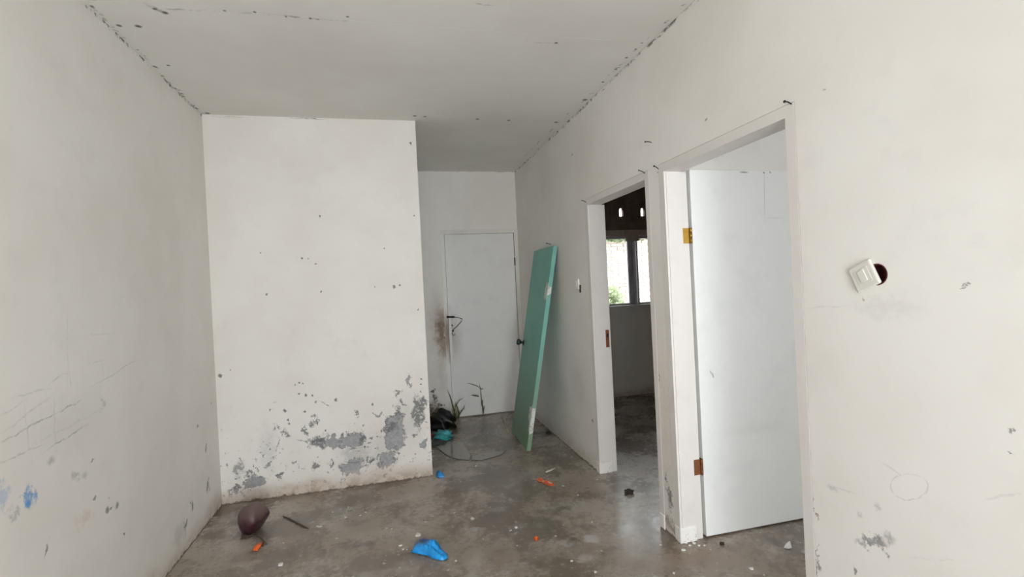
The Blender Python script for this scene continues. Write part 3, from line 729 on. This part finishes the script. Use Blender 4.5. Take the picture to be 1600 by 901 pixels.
M_stick = simple('pale_wood', (.66, .62, .55), .7, .15, 40)
M_twig = simple('dark_twig_bark', (.10, .075, .05), .9, .3, 50)
M_straw = simple('straw', (.50, .42, .26), .7, .2, 40)
def rod(name, px, r, mat, label, cat, z=None, group=None):
    pts = []
    for x, y in px:
        p_ = hit(x, y, 2, 0); rr = r[0] if isinstance(r, list) else r
        pts.append((p_.x, p_.y, rr*(1+random.uniform(0, .5))))
    return tag(MB().tube(pts, r, 8).build(name, mat, smooth=True), label, cat, group)
rod('white_stick', [(853,739),(861,736),(868,732.5)], .007, M_stick, 'short white stick on the floor by the far doorway', 'stick')
rod('bamboo_sliver', [(783,649),(788,661),(794,676)], .006, M_straw, 'thin straw-coloured sliver lying before the back door', 'sliver')
tw = empty('twig', hit(395, 842, 2, 0)); tag(tw, 'thin dark forked twig lying in front of the maroon ball', 'twig')
def tp(l, r, nm):
    MB().tube([Vector((hit(x, y, 2, 0).x, hit(x, y, 2, 0).y, z)) for x, y, z in l], r, 7).build(nm, M_twig, tw, smooth=True)
tp([(377,843,.005),(381,840,.008),(388,839,.007),(396,838,.01),(405,842,.012),(411,846,.008),(417,851,.004)], [.004,.006,.005,.005,.004,.004,.003], 'stem'); tp([(411,846,.008),(412,850,.006),(410,854,.004)], .003, 'side_shoot')
rod('twig', [(443,807),(452,811),(461,816),(470,820),(482,826)], [.003,.005,.006,.005,.003], M_twig, 'straight dark twig lying on the floor between ball and wall', 'twig')

# heap by the back door
M_black = film('black_bag_film', (.008, .008, .009), .45)
def lump(name, mat, c, sz, seed, label, cat, amp=.22):
    rs = random.Random(seed); k = [(rs.uniform(3, 9), rs.uniform(3, 9), rs.uniform(3, 9), rs.uniform(0, 6)) for _ in range(4)]
    def fn(v):
        f = 1+amp*sum(math.sin(a*v.x+b*v.y+c_*v.z+d) for a, b, c_, d in k)/2
        return Vector((v.x*sz[0]*f, v.y*sz[1]*f, max(v.z*sz[2]*f, -sz[2]*.55)))
    o = bsph(name, mat, (c.x, c.y, 0), 1, fn, 40, 24); o.location.z = -min(v.co.z for v in o.data.vertices)
    return tag(o, label, cat)
b_ = hit(692, 670, 2, 0); lump('black_plastic_bag', M_black, Vector((b_.x+.0, b_.y+.05, 0)), (.13, .12, .12), 3, 'crumpled black plastic bag dumped beside the back door', 'plastic bag')
b_ = hit(693, 684, 2, 0); lump('teal_plastic_bag', film('teal_bag_film', (.05, .36, .38), .35), Vector((b_.x, b_.y, 0)), (.085, .11, .05), 8, 'crumpled teal plastic bag lying between black bag and glass shards', 'plastic bag', .3)
b_ = hit(669, 682, 2, 0); lump('red_rag', film('red_rag_cloth', (.32, .06, .06), .8), Vector((b_.x, b_.y, 0)), (.035, .04, .03), 11, 'small dull red rag beside the teal bag', 'rag', .3)
b_ = hit(677, 692, 2, 0); lump('grey_rag', film('grey_rag_cloth', (.07, .075, .075), .8), Vector((b_.x+.03, b_.y-.07, 0)), (.075, .045, .022), 13, 'dark grey rag on the floor in front of the teal bag', 'rag', .3)

# broken panes lying flat
t = NT('dusty_glass'); p = t.pos(); n = t.noise(p, 12, 4, .6)
M_shard = t.out(t.mix(n, (.40, .375, .35), (.33, .31, .285)), t.rng(n, .3, .7, .25, .45), None)
M_shedge = simple('dark_glass_edge', (.05, .06, .055), .3, .2)
def shard(px, label):
    pts = [hit(x, y, 2, 0) for x, y in px]; c = sum(pts, Vector())/len(pts)
    g = empty('glass_shard', (c.x, c.y, 0)); tag(g, label, 'glass shard', 'broken panes before the back door')
    MB().prism([(p.x, p.y, .001) for p in pts], (0, 0, .005)).build('pane', M_shard, g)
    m = MB(); n_ = len(pts)
    for i in range(n_):
        a, b = pts[i], pts[(i+1) % n_]; d = (b-a).normalized(); o = Vector((d.y, -d.x, 0))
        if (a+o*.01-c).length < (a-c).length: o = -o
        m.prism([a+o*.001, b+o*.001, b+o*.005, a+o*.005], (0, 0, .0055))
    m.build('broken_edge', M_shedge, g)
shard([(682,698),(704,690),(705,715),(695,709)], 'pointed dusty glass shard nearest the teal bag')
shard([(707,690),(723,691),(729,701),(736,712),(733,719),(719,718),(708,716)], 'broad dusty glass shard between the pointed one and the long sliver')
shard([(738,713),(756,708),(773,706),(789,706),(782,711),(768,715),(752,719.5),(737,719)], 'long curved sliver of dusty glass toward the teal door')

# ------------------------------------------------------------------ weeds at the back door
M_green = simple('olive_grass', (.13, .15, .06), .7, .3, 30); M_dry = simple('dry_straw_grass', (.40, .36, .20), .7, .25, 30)
def blade(px, w, mat, name, par, y=YB-.02):
    pts = [hit(x, yy, 1, y-dd) for x, yy, dd in px]; m = MB(); L = []; n_ = len(pts)
    for i, p_ in enumerate(pts):
        ww = w*(1-.85*abs(i/(n_-1)-.3)**1.2*1.3) if i < n_-1 else w*.08
        d = (pts[min(i+1, n_-1)]-pts[max(i-1, 0)]).normalized(); s_ = Vector((d.z, 0, -d.x)).normalized()
        L.append((m.b.verts.new(p_-s_*ww), m.b.verts.new(p_+Vector((0, -.002, 0))), m.b.verts.new(p_+s_*ww)))
    for A, B in zip(L, L[1:]):
        m.b.faces.new((A[0], A[1], B[1], B[0])); m.b.faces.new((A[1], A[2], B[2], B[1]))
    o = m.build(name, mat, par, smooth=True); md = o.modifiers.new('t', 'SOLIDIFY'); md.thickness = .001; return o
gb = hit(712, 652, 1, YB-.03)
gt = empty('grass_tuft', (gb.x, YB-.04, 0)); tag(gt, 'tuft of coarse grass growing at the foot of the back door beside the black bag', 'grass tuft')
for px, w, mt in (([(711,652,.02),(709,640,.03),(706,628,.03),(703,618,.02),(699,609,.01)], .008, M_green),
                  ([(712,652,.02),(710,642,.03),(713,632,.04),(718,625,.05),(724,622,.05)], .006, M_green),
                  ([(713,652,.02),(713,643,.05),(711,634,.05),(712,628,.04)], .010, M_dry),
                  ([(716,653,.02),(717,645,.06),(715,637,.06),(713,630,.05)], .011, M_green),
                  ([(716,653,.02),(719,645,.05),(722,641,.06),(725,636,.05),(726,632,.05)], .006, M_green),
                  ([(709,652,.02),(708,644,.03),(706,638,.02)], .008, M_dry), ([(720,642,.05),(724,638,.05),(727,639,.05)], .004, M_green)):
    blade(px, w, mt, 'blade', gt)
gb = hit(754, 647, 1, YB-.02)
st = empty('weed_stalk', (gb.x, YB-.03, 0)); tag(st, 'tall dry weed stalk with drooping leaves against the middle of the back door', 'weed')
MB().tube([hit(755, 646, 1, YB-.03), hit(754, 635, 1, YB-.03), hit(752, 622, 1, YB-.025), hit(751, 608, 1, YB-.02), hit(749, 600, 1, YB-.015)], [.006, .006, .005, .004, .002], 7).build('stem', M_green, st, smooth=True)
for px, w in (([(755,645,.02),(755,640,.03),(756,637,.03),(757,633,.03)], .009), ([(753.5,634,.02),(753,628,.03),(754.5,624,.03)], .010), ([(748,619,.01),(744,618,.03),(740,617.5,.03),(736,617,.03)], .008), ([(751,608,.01),(753,607,.02),(756,607,.02)], .006), ([(746,603,.01),(741,601,.02),(736,599.5,.02),(730,598,.02)], .005), ([(751,608,.01),(748,604,.01),(744,603,.01)], .003)):
    blade(px, w, M_green if w > .007 else M_dry, 'leaf', st)

# ------------------------------------------------------------------ flakes and pebbles on the floor
M_flake = simple('white_paint_flake', (.76, .75, .72), .8, .1, 60); M_gflake = simple('grey_plaster_flake', (.45, .44, .42), .9, .15, 60)
M_lump = simple('dark_dirt_lump', (.05, .04, .035), .95, .3, 40)
variants = []
def flake_mesh(seed, mat):
    rs = random.Random(seed); n_ = rs.choice((5, 6, 7)); m = MB()
    pts = [(math.cos(i*2*math.pi/n_)*rs.uniform(.7, 1.15), math.sin(i*2*math.pi/n_)*rs.uniform(.5, 1.0), 0) for i in range(n_)]
    a = [m.b.verts.new(p_) for p_ in pts]; b = [m.b.verts.new((x*.85, y*.85, rs.uniform(.18, .40))) for x, y, z in pts]
    m.b.faces.new(a[::-1]); m.b.faces.new(b)
    for i in range(n_): m.b.faces.new((a[i], a[(i+1)%n_], b[(i+1)%n_], b[i]))
    o = m.build('paint_flake', mat); me = o.data; bpy.data.objects.remove(o); return me
vm = [flake_mesh(i, M_flake) for i in range(6)]; vg = [flake_mesh(20+i, M_gflake) for i in range(4)]
def flake(x, y, rpx, me, nm, lab, cat, grp):
    p_ = hit(x, y, 2, 0); r = rpx*(p_-CAM).length/F
    o = bpy.data.objects.new(nm, me); COL.objects.link(o); o.location = (p_.x, p_.y, 0); o.scale = (r, r, r); o.rotation_euler = (0, 0, random.uniform(0, 6.28))
    tag(o, lab, cat, grp)
W_ = [(653,836,5),(626,852,3),(710,801,2),(738,810,4),(712,876,2.2),(868,837,2),(808,852,1.5),(962,836,1.5),(1032,851,2),(1068,859,3.5),(1078,852,2.6),(1084,848,3),(1092,852,2.2),(1101,852,2.2),(1072,848,2.2),(1053,895,2.5),(1032,846,1.5),(994,747,2.5),(933,749,2),(500,823,3),(496,822,2),(443,848,1.5),(438,882,5),(520,800,2),(540,808,2.5),(563,805,1.8),(572,800,1.6),(526,841,2),(635,746,2),(690,760,1.4),(744,728,2.4),(720,752,1.4),(676,806,1.5),(665,815,2),(604,825,1.6),(612,826,1.4),(630,858,1.6),(636,858,1.4),(755,842,1.4),(797,829,1.5),(806,824,3.5),(799,828,1.6),(893,876,2.5),(930,893,3),(1174,888,3.5),(1194,898,1.6),(1188,832,1.6),(880,759,2),(903,773,2),(925,815,1.8),(1110,858,1.2),(489,815,1.6),(518,820,1.4),(544,792,1.6),(586,792,1.5),(592,770,1.4)]
for i, (x, y, r) in enumerate(W_):
    lab, grp = 'small white paint flake fallen on open concrete floor', 'white flakes strewn on the floor'
    if 1020 < x < 1115: lab, grp = 'white paint flake fallen at the foot of the near door frame', 'white flakes at the door frame foot'
    elif x > 1115: lab, grp = 'white flake on the side room floor before the open door', 'white flakes in the side room'
    elif 480 < x < 550 and y < 830: lab, grp = 'white flake on the floor between the dark twig and the peeling wall', 'white flakes by the twig'
    elif (x, y) == (653, 836): lab = 'large pale flake lying just behind the blue plastic bag'
    elif (x, y) == (438, 882): lab = 'broad white flake lying in front of the orange scrap'
    elif 600 < x < 640 and y > 820: lab, grp = 'white flake scattered beside the blue plastic bag', 'white flakes beside the blue bag'
    elif x > 870 and y < 790: lab, grp = 'white flake on the floor before the far doorway', 'white flakes before the far doorway'
    flake(x, y, r, vm[i % 6], 'paint_flake', lab, 'paint flake', grp)
for i, (x, y, r) in enumerate([(672,783,3),(700,812,2.4),(760,790,2),(430,806,2),(470,868,2.4),(560,850,2),(600,880,3),(820,880,2.4),(880,820,2),(940,860,2),(1120,880,2.4),(1030,870,2),(700,890,2.2),(350,870,2),(540,880,2)]):
    flake(x, y, r, vg[i % 4], 'plaster_crumb', 'small grey plaster crumb lying on the concrete floor', 'plaster crumb', 'grey crumbs strewn on the floor')
# torn paper scrap in the side room
sheet('paper_scrap', M_flake, [(1224,857),(1229,853),(1235,847),(1236,851),(1237,857),(1232,858)], lambda x, y, r: (1-r*r)*.02, 'torn white paper scrap on the floor in front of the open white door', 'paper scrap', n=10)
p_ = hit(983, 771, 2, 0); lump('dirt_clod', M_lump, p_, (.028, .024, .02), 21, 'dark clod of dirt on the floor of the far doorway', 'dirt clod')
p_ = hit(1128, 850, 2, 0); lump('dirt_clod', M_lump, p_, (.012, .01, .008), 22, 'tiny dark clod of dirt below the open white door', 'dirt clod')
p_ = hit(857, 677, 2, 0); lump('dirt_clod', M_lump, p_, (.022, .02, .016), 23, 'dark clod of dirt between the teal door and the right wall', 'dirt clod')
p_ = hit(838, 838+4, 2, 0); lump('orange_crumb', M_orange, p_, (.012, .012, .01), 24, 'tiny orange plastic crumb in the middle of the floor', 'crumb')

# ------------------------------------------------------------------ outside the far window
M_brick = simple('pale_painted_brick', (.84, .77, .69), .9, .08, 20); M_mortar = simple('pale_mortar', (.62, .55, .48), .95, .1)
YO = 7.75
gr = struct(MB().box(XL-2, 8, YB2+.12, 10, -.2, -.1).build('ground', simple('bare_yard_soil', (.35, .31, .25), .95, .2, 4)), 'bare yard ground outside the far window', 'ground')
wo = struct(MB().box(2.2, 6.2, YO, YO+.12, -.1, 2.28).build('wall_outside', M_mortar), 'pale brick wall of the yard seen through the far window', 'wall')
bm0 = MB().box(-.103, .103, -.012, .012, -.0225, .0225).build('brick', M_brick); bme = bm0.data; bpy.data.objects.remove(bm0)
row = 0; z = .86
while z < 2.26:
    x = 3.2+(.1125 if row % 2 else 0)
    while x < 4.55:
        o = bpy.data.objects.new('brick', bme); COL.objects.link(o); o.location = (x, YO-.008+random.uniform(-.003, .003), z); o.parent = wo; x += .225
    z += .056; row += 1
def bush(name, c, sz, n_, seed, label, base=-.1):
    rs = random.Random(seed); root = empty(name, (c[0], c[1], base)); tag(root, label, 'bush', 'plants in the yard outside the far window')
    m = MB()
    for k in range(5):
        a = rs.uniform(0, 6.28); m.tube([(c[0], c[1], base), (c[0]+.3*sz[0]*math.cos(a), c[1]+.3*sz[1]*math.sin(a), c[2]), (c[0]+.6*sz[0]*math.cos(a), c[1]+.6*sz[1]*math.sin(a), c[2]+sz[2]*.6)], [.015, .01, .004], 6)
    m.build('stems', M_twig, root)
    m = MB()
    for k in range(n_):
        v = Vector((rs.gauss(0, 1), rs.gauss(0, 1), rs.gauss(0, 1))).normalized()*rs.random()**.4
        p_ = Vector(c)+Vector((v.x*sz[0], v.y*sz[1], v.z*sz[2])); d = Vector((rs.uniform(-1, 1), rs.uniform(-1, 1), rs.uniform(-.6, .8))).normalized(); s_ = d.orthogonal().normalized(); l = rs.uniform(.05, .09)
        m.b.faces.new([m.b.verts.new(q_) for q_ in (p_, p_+d*l*.5+s_*l*.22, p_+d*l, p_+d*l*.5-s_*l*.22)])
    o = m.build('foliage', M_leaf, root); o['kind'] = 'stuff'
M_leaf = simple('pale_green_leaves', (.36, .45, .25), .7, .2, 8)
bush('yard_bush', (3.42, 7.35, 1.05), (.22, .25, .35), 900, 31, 'leafy shrub in front of the yard wall outside the far window')
bush('hanging_creeper', (3.75, 7.62, 2.22), (.85, .12, .14), 1600, 32, 'leafy creeper trailing over the top of the yard wall', 2.2)
